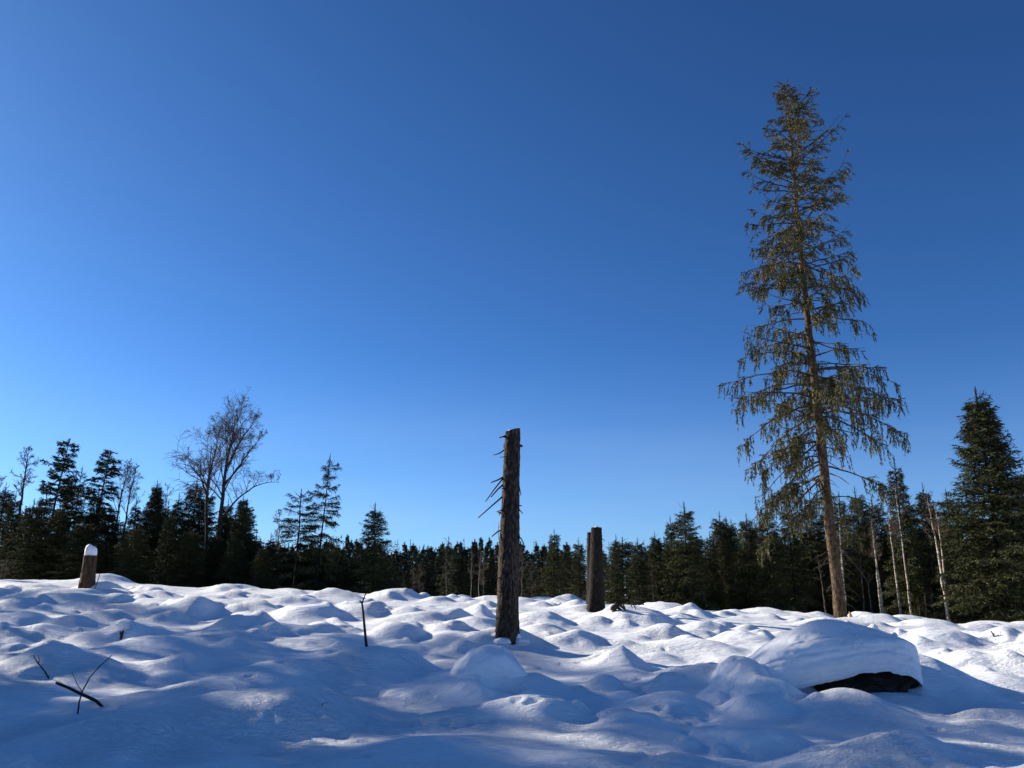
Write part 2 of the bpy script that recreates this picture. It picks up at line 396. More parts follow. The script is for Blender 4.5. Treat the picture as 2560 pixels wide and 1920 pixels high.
# ------------------------------------------------------------------ stumps
def stump(name, label, P0, P1, r0, r1, bark, group=None, sides=56, flare=1.25, bury=.25, rough=.02, slant=0.0):
    rg = np.random.default_rng(abs(hash(name + label)) % 999 if False else len(label) * 7 + int(r0 * 1000))
    P0, P1 = np.array(P0, float), np.array(P1, float)
    root = empty(name, P0)
    tag(root, label, 'tree stump', group)
    ax = P1 - P0; H = np.linalg.norm(ax)
    n = max(24, int(H / .035)); t = np.linspace(-bury / H, 1, n)
    th = np.arange(sides) * 2 * math.pi / sides
    rad = (r0 + (r1 - r0) * np.clip(t, 0, 1)) * (1 + (flare - 1) * np.exp(-np.clip(t, -.05, 1) * H / .28))
    T, TH = np.meshgrid(t, th, indexing='ij')
    cx, cy, cz = np.cos(TH), np.sin(TH), T * H
    rr = rad[:, None] * (1 + .05 * noise(cx * 1.2, cy * 1.2, cz * .8, 31) + .10 * np.exp(-np.clip(cz, 0, 9) / .3) * np.sin(TH * 5 + 1))
    rr = rr + rough * (noise(cx * r0 * 38, cy * r0 * 38, cz * 14, 32) * .6 + .55 * noise(cx * r0 * 80, cy * r0 * 80, cz * 30, 33))
    X = rr * cx; Y = rr * cy; Z = cz + slant * np.clip(T, 0, 1) ** 8 * cx * r1
    lean = ax / H
    V = np.stack([X + lean[0] * cz, Y + lean[1] * cz, Z * lean[2]], -1).reshape(-1, 3)
    i = np.arange(n - 1)[:, None] * sides; k = np.arange(sides)[None]; k2 = (k + 1) % sides
    F = np.stack([i + k, i + k2, i + sides + k2, i + sides + k], -1).reshape(-1, 4)
    link(bpy.data.objects.new('trunk', make_mesh('trunk', V, [F], [bark], [0], True)), root)
    top = V[-sides:]; c = top.mean(0)
    Vc = np.concatenate([top * 1.0, c + (top - c) * .5 + [0, 0, .006], [c + [0, 0, .01]]])
    k = np.arange(sides); k2 = (k + 1) % sides
    Fq = np.stack([k, k2, sides + k2, sides + k], 1); Ft = np.stack([sides + k, sides + k2, np.full(sides, 2 * sides)], 1)
    link(bpy.data.objects.new('cut_face', make_mesh('cut_face', Vc, [Fq, Ft], [WOOD], [0, 0], False)), root)
    return root, c

def snow_lump(name, parent, c, a, b, h, seed, squash=2.6, bury=.02, m=None, bulge=0.0):
    """a rounded pad of snow with a flat foot"""
    nu, nv = 36, 14
    u = np.arange(nu) * 2 * math.pi / nu; v = np.linspace(0, 1, nv)
    Vv = []
    for q in v:
        f = (1 - q ** squash) ** (1 / squash) * (1 + bulge * math.sin(q * math.pi))
        for w in u: Vv.append((math.cos(w) * f, math.sin(w) * f, q))
    Vv = np.array(Vv); Vv[-nu:, :2] *= 0; Vv = Vv[:-(nu - 1)] if nu > 1 else Vv
    k = 1 + .10 * noise(Vv[:, 0] * 2.2, Vv[:, 1] * 2.2, Vv[:, 2] * 2, seed)
    P = np.stack([Vv[:, 0] * a * k, Vv[:, 1] * b * k, Vv[:, 2] * h * (1 + .12 * noise(Vv[:, 0] * 1.5 + seed, Vv[:, 1] * 1.5, 0, seed)) - bury], 1) + np.array(c)
    i = np.arange(nv - 2)[:, None] * nu; kk = np.arange(nu)[None]; k2 = (kk + 1) % nu
    F = np.stack([i + kk, i + k2, i + nu + k2, i + nu + kk], -1).reshape(-1, 4)
    s0 = (nv - 2) * nu; kk = np.arange(nu)
    Ft = np.stack([s0 + kk, s0 + (kk + 1) % nu, np.full(nu, len(P) - 1)], 1)
    Fb = np.arange(nu)[::-1][None]
    return link(bpy.data.objects.new(name, make_mesh(name, P, [F, Ft, Fb], [m or SNOWCAP], [0, 0, 0], True)), parent)

def stick_mesh(name, pts, r0, r1, parent=None, m=None, sides=6, twigs=()):
    mb = MB(); pts = np.array(pts, float); mb.tube(pts, np.linspace(r0, r1, len(pts)), sides, 0, True)
    for tp, ra, rb in twigs: mb.tube(np.array(tp, float), np.linspace(ra, rb, len(tp)), 5, 0, True)
    return mb.build(name, [m or STICK], parent, True)

# tall bare stump in the middle
pb = hit(1266, 1588); Y0 = pb[1]
pt = px(1282, 1076, Y0)
sA, cA = stump('tall_stump', 'tall bare spruce stump with broken branch stubs, standing alone mid-picture', pb, pt, 27 / FPX * Y0, 19.5 / FPX * Y0, BARK, rough=.016, flare=1.08, slant=.25)
rs = random.Random(3)
def c4(x, y): return 1160 + x / 2.91, 1050 + y / 2.91
for a, b, th in [((305,113),(257,128),.016),((297,215),(213,255),.013),((296,260),(262,272),.008),((290,412),(197,455),.016),((288,418),(157,593),.014),((290,465),(197,560),.017),((282,555),(103,712),.015),
                 ((280,655),(238,668),.012),((276,680),(255,695),.01),((275,798),(202,848),.015),((398,192),(427,192),.013),((392,445),(415,548),.013),((390,610),(428,680),.012),((384,833),(434,897),.012),((296,215),(290,178),.01),((274,905),(250,888),.009),((268,960),(252,948),.009)]:
    A = px(*c4(*a), Y0 - .02); dpt = rs.uniform(-.25, .25); B = px(*c4(*b), Y0 + dpt)
    mid = (A + B) / 2 + np.array([rs.uniform(-.02, .02), 0, rs.uniform(-.02, .025)])
    stick_mesh('branch_stub', np.array([A, mid, B]) - pb, th, th * .55, sA)
for k in range(26):      # short snags on the face of the trunk
    t = rs.uniform(.06, .97); th = rs.uniform(-math.pi, 0)
    rr = (27 + (19.5 - 27) * t) / FPX * Y0
    c = (np.array(pt) - pb) * t; d = np.array([math.cos(th), math.sin(th), rs.uniform(-.5, .2)])
    stick_mesh('branch_stub', [c + d * rr * .8, c + d * (rr + rs.uniform(.02, .07))], .012, .008, sA)
snow_lump('snow_cap', sA, cA + [.0, .02, 0], .10, .09, .035, 3)
ck = MB(); cr = [px(*c4(345, 1130), Y0 - .225), px(*c4(350, 1200), Y0 - .235), px(*c4(347, 1290), Y0 - .25)]
ck.tube(np.array(cr) - pb, [.008, .016, .006], 6); ck.build('bark_crack', [BARK_DARK], sA, True)
for cx, ry, a, b, h in [(1283,1588,.13,.09,.12),(1258,1600,.16,.11,.09),(1300,1597,.16,.1,.07),(1246,1583,.12,.1,.06)]:
    q = hit(cx, ry); 
    s = snow_lump('snow_clump', None, (0, 0, 0), a, b, h, int(cx), 2.0, .05); s.location = (q[0], q[1] - .02, q[2])
    tag(s, {1283: 'lump of snow pressed against the front of the tall bare stump', 1258: 'low snow lump at the left front foot of the tall stump', 1300: 'flat snow lump at the right foot of the tall stump', 1246: 'small snow lump on the left foot of the tall stump'}[cx], 'snow lump', 'snow lumps round the tall stump')

# pair of dark stumps by the right-hand forest edge
pb = hit(1489, 1530); Y1 = max(pb[1], 20.0); pb = px(1489, 1530, Y1); pb[2] = gz(pb[0], Y1)
pt = px(1491, 1319, Y1)
sB, cB = stump('tall_stump', 'thick dark tall stump in front of its thinner twin', pb, pt, 19 / FPX * Y1, 13 / FPX * Y1, BARK_DARK, flare=1.22, rough=.010)
snow_lump('snow_cap', sB, cB + [.01, 0, 0], .05, .05, .055, 5, 4.0)
stick_mesh('branch_stub', np.array([px(1503, 1345, Y1), px(1513, 1353, Y1)]) - pb, .012, .006, sB)
for k in range(9):
    t = rs.uniform(.2, .95); th = rs.uniform(-math.pi, 0); c = (np.array(pt) - pb) * t; d = np.array([math.cos(th), math.sin(th), -.2]); rr = (17 - 4 * t) / FPX * Y1
    stick_mesh('branch_stub', [c + d * rr * .8, c + d * (rr + .04)], .014, .009, sB)
Y2 = Y1 + 1.0
q = px(1480, 1512, Y2); q[2] = gz(q[0], Y2)
sB2, cB2 = stump('tall_stump', 'thinner dark stump half hidden behind the thick dark stump', q, px(1476, 1331, Y2), 13 / FPX * Y2, 8 / FPX * Y2, BARK_DARK, flare=1.2, rough=.008)
stick_mesh('branch_stub', np.array([px(1469, 1347, Y2), px(1464, 1349, Y2)]) - q, .012, .006, sB2)

# short snow-capped stump at left
pb = hit(216, 1463); Y3 = pb[1]
YL = max(min(Y3, 25), 20.0)
pb = px(217, 1464, YL)
sC, cC = stump('short_stump', 'short reddish stump wearing a tall white snow cap, at far left', pb - [0, 0, .12], px(226, 1389, YL), 17 / FPX * YL, 14.5 / FPX * YL, BARK_RED, flare=1.12, rough=.012, bury=.4)
snow_lump('snow_cap', sC, cC + [.0, 0, 0], 13.5 / FPX * YL, 13 / FPX * YL, 27 / FPX * YL, 9, 3.6, .005, bulge=.05)
bp = MB(); bp.tube(np.array([px(203, 1462, YL - .12), px(203.5, 1446, YL - .13), px(205, 1432, YL - .12)]) - (pb - [0, 0, .12]), [.03, .025, .012], 6); bp.build('peeled_bark', [WOOD], sC, True)
q = px(249, 1455, YL - .1)
o = stick_mesh('thin_stick', np.array([px(237, 1471, YL - .5), px(244, 1454, YL - .2), px(251, 1428, YL - .1)]), .012, .006); tag(o, 'thin stick leaning in the snow beside the snow-capped stump', 'stick')

# ------------------------------------------------------------------ boulder with its overhanging snow
def cap(name, label, Yc, rim, brow, crest, depth, back, seed, layers=True, cat='snow bank'):
    """a heavy pad of snow seen from the front: rim, brow and crest are its lower edge, the top of its front face and its skyline"""
    xl, xr = rim[0][0], rim[-1][0]; n = 150
    X = np.linspace(xl, xr, n); t = (X - (xl + xr) / 2) / ((xr - xl) / 2)
    def line(pts):
        y = np.interp(X, [p[0] for p in pts], [p[1] for p in pts]); k = np.hanning(15); k /= k.sum()
        return np.convolve(np.pad(y, 7, 'edge'), k, 'valid')
    r0, r1, r2 = line(rim), line(brow), line(crest)
    df = depth * np.clip(1 - np.abs(t) ** 2.6, 0, 1) ** .42; db = back * np.clip(1 - np.abs(t) ** 2.6, 0, 1) ** .42
    Z0 = np.array([px(x, r, Yc - d)[2] for x, r, d in zip(X, r0, df)]); Z1 = np.array([px(x, r, Yc - d * .93)[2] for x, r, d in zip(X, r1, df)])
    Z2 = np.array([px(x, r, Yc)[2] for x, r in zip(X, r2)])
    Z0 = Z0 + (.022 * noise(X * .03, X * 0, .5, seed + 8) + .012 * noise(X * .11, X * 0, .5, seed + 9)) * np.clip(1 - np.abs(t), 0, 1) ** .5
    Z1 = np.minimum(Z1, Z2 - .004)
    xw = np.array([px(x, r, Yc)[0] for x, r in zip(X, r1)])
    G = ground_z(xw, Yc + db, False)
    # profile from under the rim, up the face, over the brow and crest and down the back
    prof = [(-df * .35, Z0 + .07), (-df * .75, Z0 + .02), (-df * .95, Z0 - .004), (-df * 1.0, Z0 + (Z1 - Z0) * .12), (-df * 1.03, Z0 + (Z1 - Z0) * .4), (-df * 1.0, Z0 + (Z1 - Z0) * .75),
            (-df * .88, Z1), (-df * .60, Z1 + (Z2 - Z1) * .45), (-df * .25, Z1 + (Z2 - Z1) * .88), (df * 0, Z2), (db * .35, Z2 - .03), (db * .75, Z2 * .55 + G * .45), (db, G - .1)]
    m = 110; sv = np.linspace(0, len(prof) - 1.001, m); rowsP = []
    PY = np.array([p[0] for p in prof]); PZ = np.array([p[1] for p in prof])
    for q in sv:
        i_ = int(q); f = q - i_; idx = [max(i_ - 1, 0), i_, min(i_ + 1, len(prof) - 1), min(i_ + 2, len(prof) - 1)]
        def cr(A):
            a, b, c, d = (A[j] for j in idx); return .5 * (2 * b + (c - a) * f + (2 * a - 5 * b + 4 * c - d) * f * f + (3 * b - a - 3 * c + d) * f ** 3)
        y, z = cr(PY), cr(PZ)
        w = .035 * noise(xw * 2.2, y * 2.2, z * 2.2, seed) + .016 * noise(xw * 6, y * 6, z * 9, seed + 1) + .009 * noise(xw * 15, y * 15, z * 24, seed + 2)
        if layers:
            w = w + .016 * noise(xw * .9, y * 0 + 3.3, (z - Z0) * 26, seed + 7) * (q < 6.5)
            fr = (z - Z0) / np.maximum(Z1 - Z0, .05)
            for lv, am, wd in ((.06, .018, .03), (.17, .026, .03), (.30, .018, .025), (.46, .014, .03), (.60, .015, .03), (.80, .018, .035)):
                wv = lv + .03 * noise(xw * 1.6, xw * 0 + lv * 9, 0, seed + 4)
                w = w - am * np.exp(-((fr - wv) / wd) ** 2) * (q < 6.2) * (.5 + .5 * noise(xw * 1.3, xw * 0 + lv * 20, 0, seed + 5))
        rowsP.append(np.stack([xw, Yc + y - w * (y < .02), z + w * .4 * (y > -df * .8)], 1))
    P = np.concatenate(rowsP); i = np.arange(m - 1)[:, None] * n; k = np.arange(n - 1)[None]
    F = np.stack([i + k, i + k + 1, i + n + k + 1, i + n + k], -1).reshape(-1, 4)
    o = link(bpy.data.objects.new(name, make_mesh(name, P, [F], [SNOWCAP], [0], True)))
    tag(o, label, cat)
    return o

def rock(name, label, c, a, b, h, seed, m=MOSS):
    me = bpy.data.meshes.new(name)
    import bmesh
    bm = bmesh.new(); bmesh.ops.create_icosphere(bm, subdivisions=5, radius=1)
    P = np.array([v.co[:] for v in bm.verts])
    k = 1 + .16 * noise(P[:, 0] * 1.3, P[:, 1] * 1.3, P[:, 2] * 1.3, seed) + .07 * noise(P[:, 0] * 4, P[:, 1] * 4, P[:, 2] * 4, seed + 1) + .03 * noise(P[:, 0] * 13, P[:, 1] * 13, P[:, 2] * 13, seed + 2)
    P = np.sign(P) * np.abs(P) ** .8 * k[:, None] * [a, b, h]
    for v, p in zip(bm.verts, P): v.co = p
    bm.to_mesh(me); bm.free(); me.materials.append(m)
    o = link(bpy.data.objects.new(name, me)); o.location = c; tag(o, label, 'rock')
    return o
YB = 10.35
bc = px(2150, 1745, YB)
cap('overhanging_snow', 'thick layered snow pad overhanging the dark mossy boulder at right', YB,
    [(1868,1708),(1900,1716),(1950,1724),(2000,1716),(2060,1697),(2110,1683),(2160,1679),(2215,1688),(2250,1702),(2286,1722)],
    [(1868,1690),(1885,1655),(1920,1632),(1970,1614),(2070,1600),(2150,1596),(2220,1600),(2262,1618),(2286,1660)],
    [(1868,1685),(1885,1645),(1930,1614),(1980,1580),(2020,1559),(2065,1549),(2110,1554),(2160,1564),(2220,1584),(2262,1606),(2286,1640)], .55, .8, 41)
rock('boulder', 'dark mossy boulder peering out under the thick snow pad', (bc[0] - .02, YB + .02, bc[2] + .08), .70, .50, .27, 51)
# the smaller capped mound, left of the boulder
YM = 9.8
bc2 = px(1245, 1712, YM)
cap('overhanging_snow', 'rounded snow dome with a dark slit beneath, below the tall stump', YM,
    [(1122,1702),(1160,1698),(1200,1697),(1225,1694),(1250,1690),(1275,1693),(1295,1702),(1318,1704)],
    [(1122,1690),(1140,1660),(1175,1640),(1215,1632),(1260,1636),(1292,1660),(1318,1690)],
    [(1122,1688),(1140,1652),(1175,1622),(1215,1609),(1260,1614),(1292,1645),(1318,1688)], .34, .5, 45, layers=False)
rock('rock', 'dark sliver of rock beneath the rounded snow dome', (bc2[0] + .03, YM - .06, bc2[2] + .05), .22, .24, .09, 55)

# ------------------------------------------------------------------ sticks and twigs in the snow
def stick_at(label, pts, r0, r1, name='dead_stick', cat='stick', twigs=(), dy=None):
    """pts in photograph pixels; the first one is where it enters the snow"""
    q = hit(*pts[0]); Ys = [q[1] + (dy or 0) * i for i in range(len(pts))]
    P = [q - [0, 0, .06]] + [px(p[0], p[1], Y) for p, Y in zip(pts[1:], Ys[1:])]
    root = empty(name, q); tag(root, label, cat)
    stick_mesh('stem', np.array(P) - q, r0, r1, root)
    for tw in twigs:
        T = np.array([px(p[0], p[1], q[1] + (dy or 0)) for p in tw]) - q
        stick_mesh('twig', T, r1 * 1.1, r1 * .5, root)
    return root
stick_at('upright forked dark stick stuck in the snow, left of the tall stump', [(918,1617),(912,1575),(908,1530),(905,1507)], .020, .011, 'forked_stick', twigs=[[(905,1508),(909,1497),(915,1482)],[(905,1508),(902,1504),(899,1500)],[(913,1572),(910,1570),(909,1569)]])
q = hit(262, 1766)
root = empty('fallen_branch', q); tag(root, 'thick dark fallen branch lying on the snow at lower left', 'branch')
Yq = q[1]
stick_mesh('stem', np.array([q - [0, 0, .03], px(240,1752,Yq), px(205,1736,Yq+.05), px(170,1719,Yq+.1), px(140,1707,Yq+.12)]) - q, .018, .012, root)
stick_at('thin forked twig crossing the thick fallen branch', [(194,1786),(198,1755),(206,1728),(225,1693),(250,1665),(280,1638)], .008, .004, 'forked_twig', twigs=[[(205,1730),(192,1708),(180,1681)],[(245,1671),(248,1668),(246,1664)]])
stick_at('thin bent twig on the lit mound above the fallen branch', [(131,1697),(112,1678),(95,1658),(83,1638)], .010, .005, 'bent_twig', twigs=[[(96,1659),(98,1648),(95,1637)],[(122,1688),(122,1694),(121,1699)]])
stick_at('short dark forked snag poking from the hollow of a snow mound', [(302,1595),(304,1588),(308,1576)], .028, .016, 'wood_snag', cat='snag', twigs=[[(303,1592),(301,1584),(300,1577)]])
stick_at('short dark snag in the bright snow mound at the right edge', [(2487,1594),(2483,1586),(2477,1577)], .016, .010, 'wood_snag', cat='snag', twigs=[[(2483,1588),(2486,1585),(2488,1584)]])
stick_at('tiny twig lying on the smooth blue snow', [(797,1761),(808,1758),(820,1756)], .004, .002, 'small_twig')
stick_at('leaning dark broken branch right of the pair of stumps', [(1534,1529),(1538,1516),(1542,1506)], .05, .035, 'broken_branch', cat='branch', twigs=[[(1541,1516),(1550,1523),(1560,1531)],[(1536,1514),(1530,1519),(1527,1526)],[(1540,1510),(1552,1514),(1567,1528)]])
stick_at('thin dead brush sticking out behind the leaning broken branch', [(1566,1527),(1560,1515),(1556,1508)], .02, .012, 'dead_brush', cat='branch', twigs=[[(1590,1522),(1585,1514),(1580,1506)],[(1610,1512),(1600,1508),(1592,1505)],[(1580,1508),(1578,1514),(1582,1521)]])
stick_at('small dark branch tip on the snow left of the pair of stumps', [(1392,1515),(1398,1511),(1403,1507)], .016, .008, 'branch_tip', cat='branch')

# ------------------------------------------------------------------ trees
def spruce_geo(seed, h=7.0, rad=1.35, whorl=.30, per=6, dens=1.0, spread=1.0, top_spike=.5, z0=.25, droop=.35, up=.8, bare=0.0, sl=.13, sw=.030, prof=.85, gaps=0.0):
    rg = np.random.default_rng(seed)
    tr = MB(); n = 14
    z = np.linspace(-.4, h, n); wob = np.cumsum(rg.normal(0, .012, (n, 2)), 0)
    tp = np.concatenate([wob, z[:, None]], 1)
    tr.tube(tp, np.maximum((h - z) * .0105, .006) + .009, 8)
    cr = MB(); Ps = []; Ds = []
    zz = h * z0
    while zz < h - top_spike * .9:
        q = 1 - zz / h
        for k in range(per + int(rg.integers(-1, 2))):
            if rg.random() < gaps: continue
            az = rg.uniform(0, 2 * math.pi)
            L = rad * (q ** prof) * rg.uniform(.62, 1.18) + .08
            if rg.random() < .06: L *= 1.3
            e = up * (1 - q) ** 1.4 - .12 + rg.normal(0, .10)
            s = np.linspace(0, 1, 6)
            dz = L * (math.tan(e) * s - droop * (q ** .7) * s ** 1.6 + .22 * droop * s ** 4)
            h0 = zz + rg.normal(0, .07)
            c = np.array([np.interp(h0, z, tp[:, 0]), np.interp(h0, z, tp[:, 1])])
            ax = np.array([math.cos(az), math.sin(az)]); sd = np.array([-ax[1], ax[0]])
            bend = rg.normal(0, .10) * L
            P = np.stack([c[0] + ax[0] * L * s + sd[0] * bend * s ** 2, c[1] + ax[1] * L * s + sd[1] * bend * s ** 2, h0 + dz], 1)
            cr.tube(P, np.linspace(.010 + .006 * L, .003, 6), 3, 1)
            nl = max(4, int(L / .075 * dens))
            t = np.clip(rg.uniform(.10 + bare, 1.0, nl), 0, 1) ** .9
            B = np.stack([np.interp(t, s, P[:, i_]) for i_ in range(3)], 1)
            sg = rg.choice([-1, 1], nl)
            fl = rg.uniform(.35, 1.0, nl)
            D = np.stack([ax[0] * fl + sd[0] * sg * spread, ax[1] * fl + sd[1] * sg * spread, rg.normal(-.30 * q, .22, nl)], 1)
            D /= np.linalg.norm(D, axis=1, keepdims=True)
            ll = np.clip((.16 + .34 * L * (1 - t) ** .8) * rg.uniform(.6, 1.2, nl), .08, .55)
            m = 5
            tt = (np.arange(m) + .3) / m
            PP = B[:, None] + D[:, None] * (ll[:, None] * tt[None])[..., None]
            PP[..., 2] -= (ll[:, None] * tt[None] ** 2) * .35
            DD = D[:, None] * .8 + rg.normal(0, .42, PP.shape) + np.array([0, 0, -.12])
            Ps.append(PP.reshape(-1, 3)); Ds.append(DD.reshape(-1, 3))
            na_ = max(3, int(L / .07)); t = rg.uniform(.3, 1, na_)
            B = np.stack([np.interp(t, s, P[:, i_]) for i_ in range(3)], 1)
            Ps.append(B); Ds.append(np.array([ax[0], ax[1], .0]) + rg.normal(0, .5, B.shape))
        zz += whorl * rg.uniform(.7, 1.3) * (.55 + .6 * q)
    nt = int(top_spike * 90); t = rg.uniform(0, .9, nt) ** 1.3
    B = np.stack([np.full(nt, tp[-1, 0]), np.full(nt, tp[-1, 1]), h - top_spike * 1.3 + top_spike * 1.25 * t], 1)
    Ps.append(B); Ds.append(np.stack([rg.normal(0, .45, nt), rg.normal(0, .45, nt), np.full(nt, .8)], 1))
    for k in range(5):
        az = rg.uniform(0, 6.28); L = top_spike * rg.uniform(.25, .5); b0 = np.array([tp[-1, 0], tp[-1, 1], h - top_spike * rg.uniform(.5, 1.0)])
        cr.tube(np.array([b0, b0 + [math.cos(az) * L * .6, math.sin(az) * L * .6, L * .5], b0 + [math.cos(az) * L * .8, math.sin(az) * L * .8, L]]), [.012, .010, .005], 3, 1)
    P = np.concatenate(Ps); D = np.concatenate(Ds); n = len(P)
    cr.slivers(P, D, sl * rg.uniform(.6, 1.3, n), sw * rg.uniform(.7, 1.4, n), rg, 0)
    return tr.mesh('trunk', [BARK_DARK], True), cr.mesh('crown', [NEEDLE, TWIG_SPRUCE])

def birch_geo(seed, h=7.0, stem_r=.05, crown0=.35, spread=.30, nb=26, bark=BIRCH, twig=TWIG, lean=0.0, fine=.0045, levels=3, wig=.02, asc=.95, kids=7, path=None):
    rg = np.random.default_rng(seed)
    tr = MB(); cr = MB(); n = 16
    if path is None:
        z = np.linspace(-.4, h, n); wob = np.cumsum(rg.normal(0, wig, (n, 2)), 0); wob -= wob[0]
        tp = np.concatenate([wob, z[:, None]], 1)
    else:
        pth = np.array(path, float); s = np.linspace(0, 1, len(pth)); s2 = np.linspace(0, 1, n)
        tp = np.stack([np.interp(s2, s, pth[:, i_]) for i_ in range(3)], 1)
        tp[1:-1, :2] += rg.normal(0, wig * .7, (n - 2, 2)); z = tp[:, 2]
    rad = np.maximum(stem_r * (1 - np.linspace(0, 1, n)) ** .8, .006)
    tr.tube(tp, rad, 8)
    def grow(p, d, L, r, lev):
        m = 5; P = [p]; dd = d.copy()
        for i_ in range(m - 1):
            dd = dd + rg.normal(0, .16, 3) + (np.array([0, 0, .10]) if lev > 1 else np.array([0, 0, -.03])); dd /= np.linalg.norm(dd)
            P.append(P[-1] + dd * L / (m - 1))
        P = np.array(P)
        cr.tube(P, np.linspace(r, max(r * .35, fine * .7), m), 4 if lev > 1 else 3, 0)
        if lev <= 0: return
        nk = kids if lev > 1 else kids + 1
        for j in range(nk):
            t = rg.uniform(.22, 1.0); b = np.array([np.interp(t, np.linspace(0, 1, m), P[:, i_]) for i_ in range(3)])
            i0 = min(int(t * (m - 1)), m - 2); ax = P[i0 + 1] - P[i0]; ax /= np.linalg.norm(ax)
            o = rg.normal(0, 1, 3); o -= ax * o.dot(ax); o /= np.linalg.norm(o)
            nd_ = ax * .8 + o * .65; nd_ /= np.linalg.norm(nd_)
            grow(b, nd_, L * rg.uniform(.32, .62) * (1.1 - .4 * t), max(r * .45, fine), lev - 1)
    for k in range(nb):
        t = crown0 + (1 - crown0) * (k + rg.random()) / nb
        b = np.array([np.interp(t, np.linspace(0, 1, n), tp[:, i_]) for i_ in range(3)])
        az = rg.uniform(0, 6.28); L = spread * h * (1.12 - t) ** .65 * rg.uniform(.55, 1.15)
        d = np.array([math.cos(az), math.sin(az), asc * rg.uniform(.6, 1.4)]); d /= np.linalg.norm(d)
        grow(b, d, L, max(np.interp(t, np.linspace(0, 1, n), rad) * .42, fine * 1.6), levels - 1)
    return tr.mesh('trunk', [bark], True), cr.mesh('crown', [twig], False)

def place(name, proto, label, cat, loc, scale, rz=0.0, group=None, lean=(0, 0), crown_mats=None):
    root = empty(name, loc); root.scale = scale
    root.rotation_mode = 'XYZ'
    root.rotation_euler = (Matrix.Rotation(lean[0], 4, 'Y') @ Matrix.Rotation(lean[1], 4, 'X') @ Matrix.Rotation(rz, 4, 'Z')).to_euler()
    tag(root, label, cat, group)
    for me in proto:
        o = bpy.data.objects.new(me.name.split('.')[0], me); link(o, root)
    return root

DENSE = [spruce_geo(100 + i_, 7.0, rad=r_, whorl=.21, per=9, dens=1.5, top_spike=.85, z0=.02, prof=p_) for i_, (r_, p_) in enumerate([(1.25, .8), (1.45, .75), (1.1, .9), (1.6, .7), (1.35, .85)])]
THIN = [spruce_geo(130 + i_, 7.0, rad=r_, whorl=.40, per=5, dens=.9, top_spike=.7, z0=.10, droop=.5, prof=.6, gaps=.2) for i_, r_ in enumerate([1.15, 1.35])]
BIGD = [spruce_geo(150, 9.0, rad=1.75, whorl=.165, per=10, dens=1.7, top_spike=.8, z0=.02, droop=.28, up=1.0, prof=.95), spruce_geo(151, 9.0, rad=1.6, whorl=.19, per=9, dens=1.6, top_spike=.7, z0=.02, droop=.30, prof=.8)]
FAR = [spruce_geo(170 + i_, 8.0, rad=1.3, whorl=.34, per=7, dens=.7, top_spike=.5, z0=.05, sl=.28, sw=.085, prof=.95) for i_ in range(3)]
for t_, c_ in FAR: c_.materials[0] = NEEDLE_FAR
RAGGED = [spruce_geo(190 + i_, 9.0, rad=1.25, whorl=.28, per=6, dens=1.5, top_spike=.25, z0=.22, droop=.35, up=.5, prof=.45, gaps=.28, sl=.17, sw=.05, bare=.12) for i_ in range(2)]
LAYERED = [spruce_geo(210, 7.0, rad=1.45, whorl=.50, per=6, dens=2.6, top_spike=.9, z0=.15, droop=.38, up=.6, prof=.55, gaps=.1, spread=.6)]
BIRCHES = [birch_geo(301, 6.5, .045, .45, .22, 22, BIRCH, asc=1.5, levels=3, kids=5), birch_geo(302, 6.5, .042, .5, .2, 20, BIRCH, asc=1.6, levels=3, kids=5, wig=.035), birch_geo(303, 6.5, .05, .4, .26, 24, BIRCH_GREY, asc=1.3, kids=6), birch_geo(304, 6.5, .045, .3, .3, 26, BIRCH_GREY, asc=1.1, kids=6)]
SAPL = [birch_geo(311 + i_, 4.0, .028, .3, .2, 16, BIRCH_GREY, asc=1.8, levels=2, kids=5, fine=.004) for i_ in range(2)]

def tree_at(kind, protos, label, cx, top, Y, width=1.0, name='spruce_tree', cat='tree', group=None, ref=7.0, base_px=None, rz=None, idx=None, halfpx=None, refrad=1.35):
    """a tree whose tip shows at (cx, top); base_px = x at which its foot stands, for leaning ones"""
    T = px(cx, top, Y)
    bx = T[0] if base_px is None else px(base_px, 1500, Y)[0]
    z = gz(bx, Y) - .05
    H = T[2] - z
    L = math.hypot(H, T[0] - bx); s = L / ref
    w = s * width if halfpx is None else (halfpx / FPX * Y) / refrad
    lean = math.atan2(T[0] - bx, H)
    i_ = idx if idx is not None else rs.randrange(len(protos))
    return place(name, protos[i_], label, cat, (bx, Y, z), (w, w, s), rs.uniform(0, 6.28) if rz is None else rz, group, (lean, 0))

# right-hand forest edge, front row: tip x, tip row, distance, half-width px
GR = 'young spruces along the right forest edge'
front = [
 (1386,1322,31,44,'slim young spruce standing left of the pair of dark stumps'),
 (1447,1343,33,36,'young spruce just left of the thinner dark stump'),
 (1541,1335,32,36,'pointed young spruce just right of the thick dark stump'),
 (1594,1343,33,36,'narrow dark young spruce, second right of the dark stumps'),
 (1638,1328,34,42,'young spruce left of the two tallest tips near the dark stumps'),
 (1676,1289,33,44,'tall young spruce leaning close on the left of the tallest spiky-topped one'),
 (1709,1253,32,62,'tallest spiky-topped young spruce between dark stumps and lone tall spruce'),
 (1774,1328,33,44,'lower young spruce right of the tallest spiky-topped one'),
 (1796,1278,34,46,'spindly-tipped young spruce two right of the spiky-topped one'),
 (1860,1282,32,58,'full dark spruce under the left drooping boughs of the lone tall spruce'),
 (1915,1258,31,66,'broad dark spruce just left of the lone tall spruce trunk'),
 (1968,1250,33,56,'dark spruce touching the lone tall spruce trunk on its left'),
 (2234,1139,33,72,'tall dark spruce behind the birches, right of the lone tall spruce'),
 (2138,1214,36,52,'dark spruce in the gap right of the lone tall trunk'),
 (2300,1205,35,60,'brownish-topped spruce behind the twin white birches'),
 (2365,1222,33,58,'dark spruce tucked left of the big full spruce'),
]
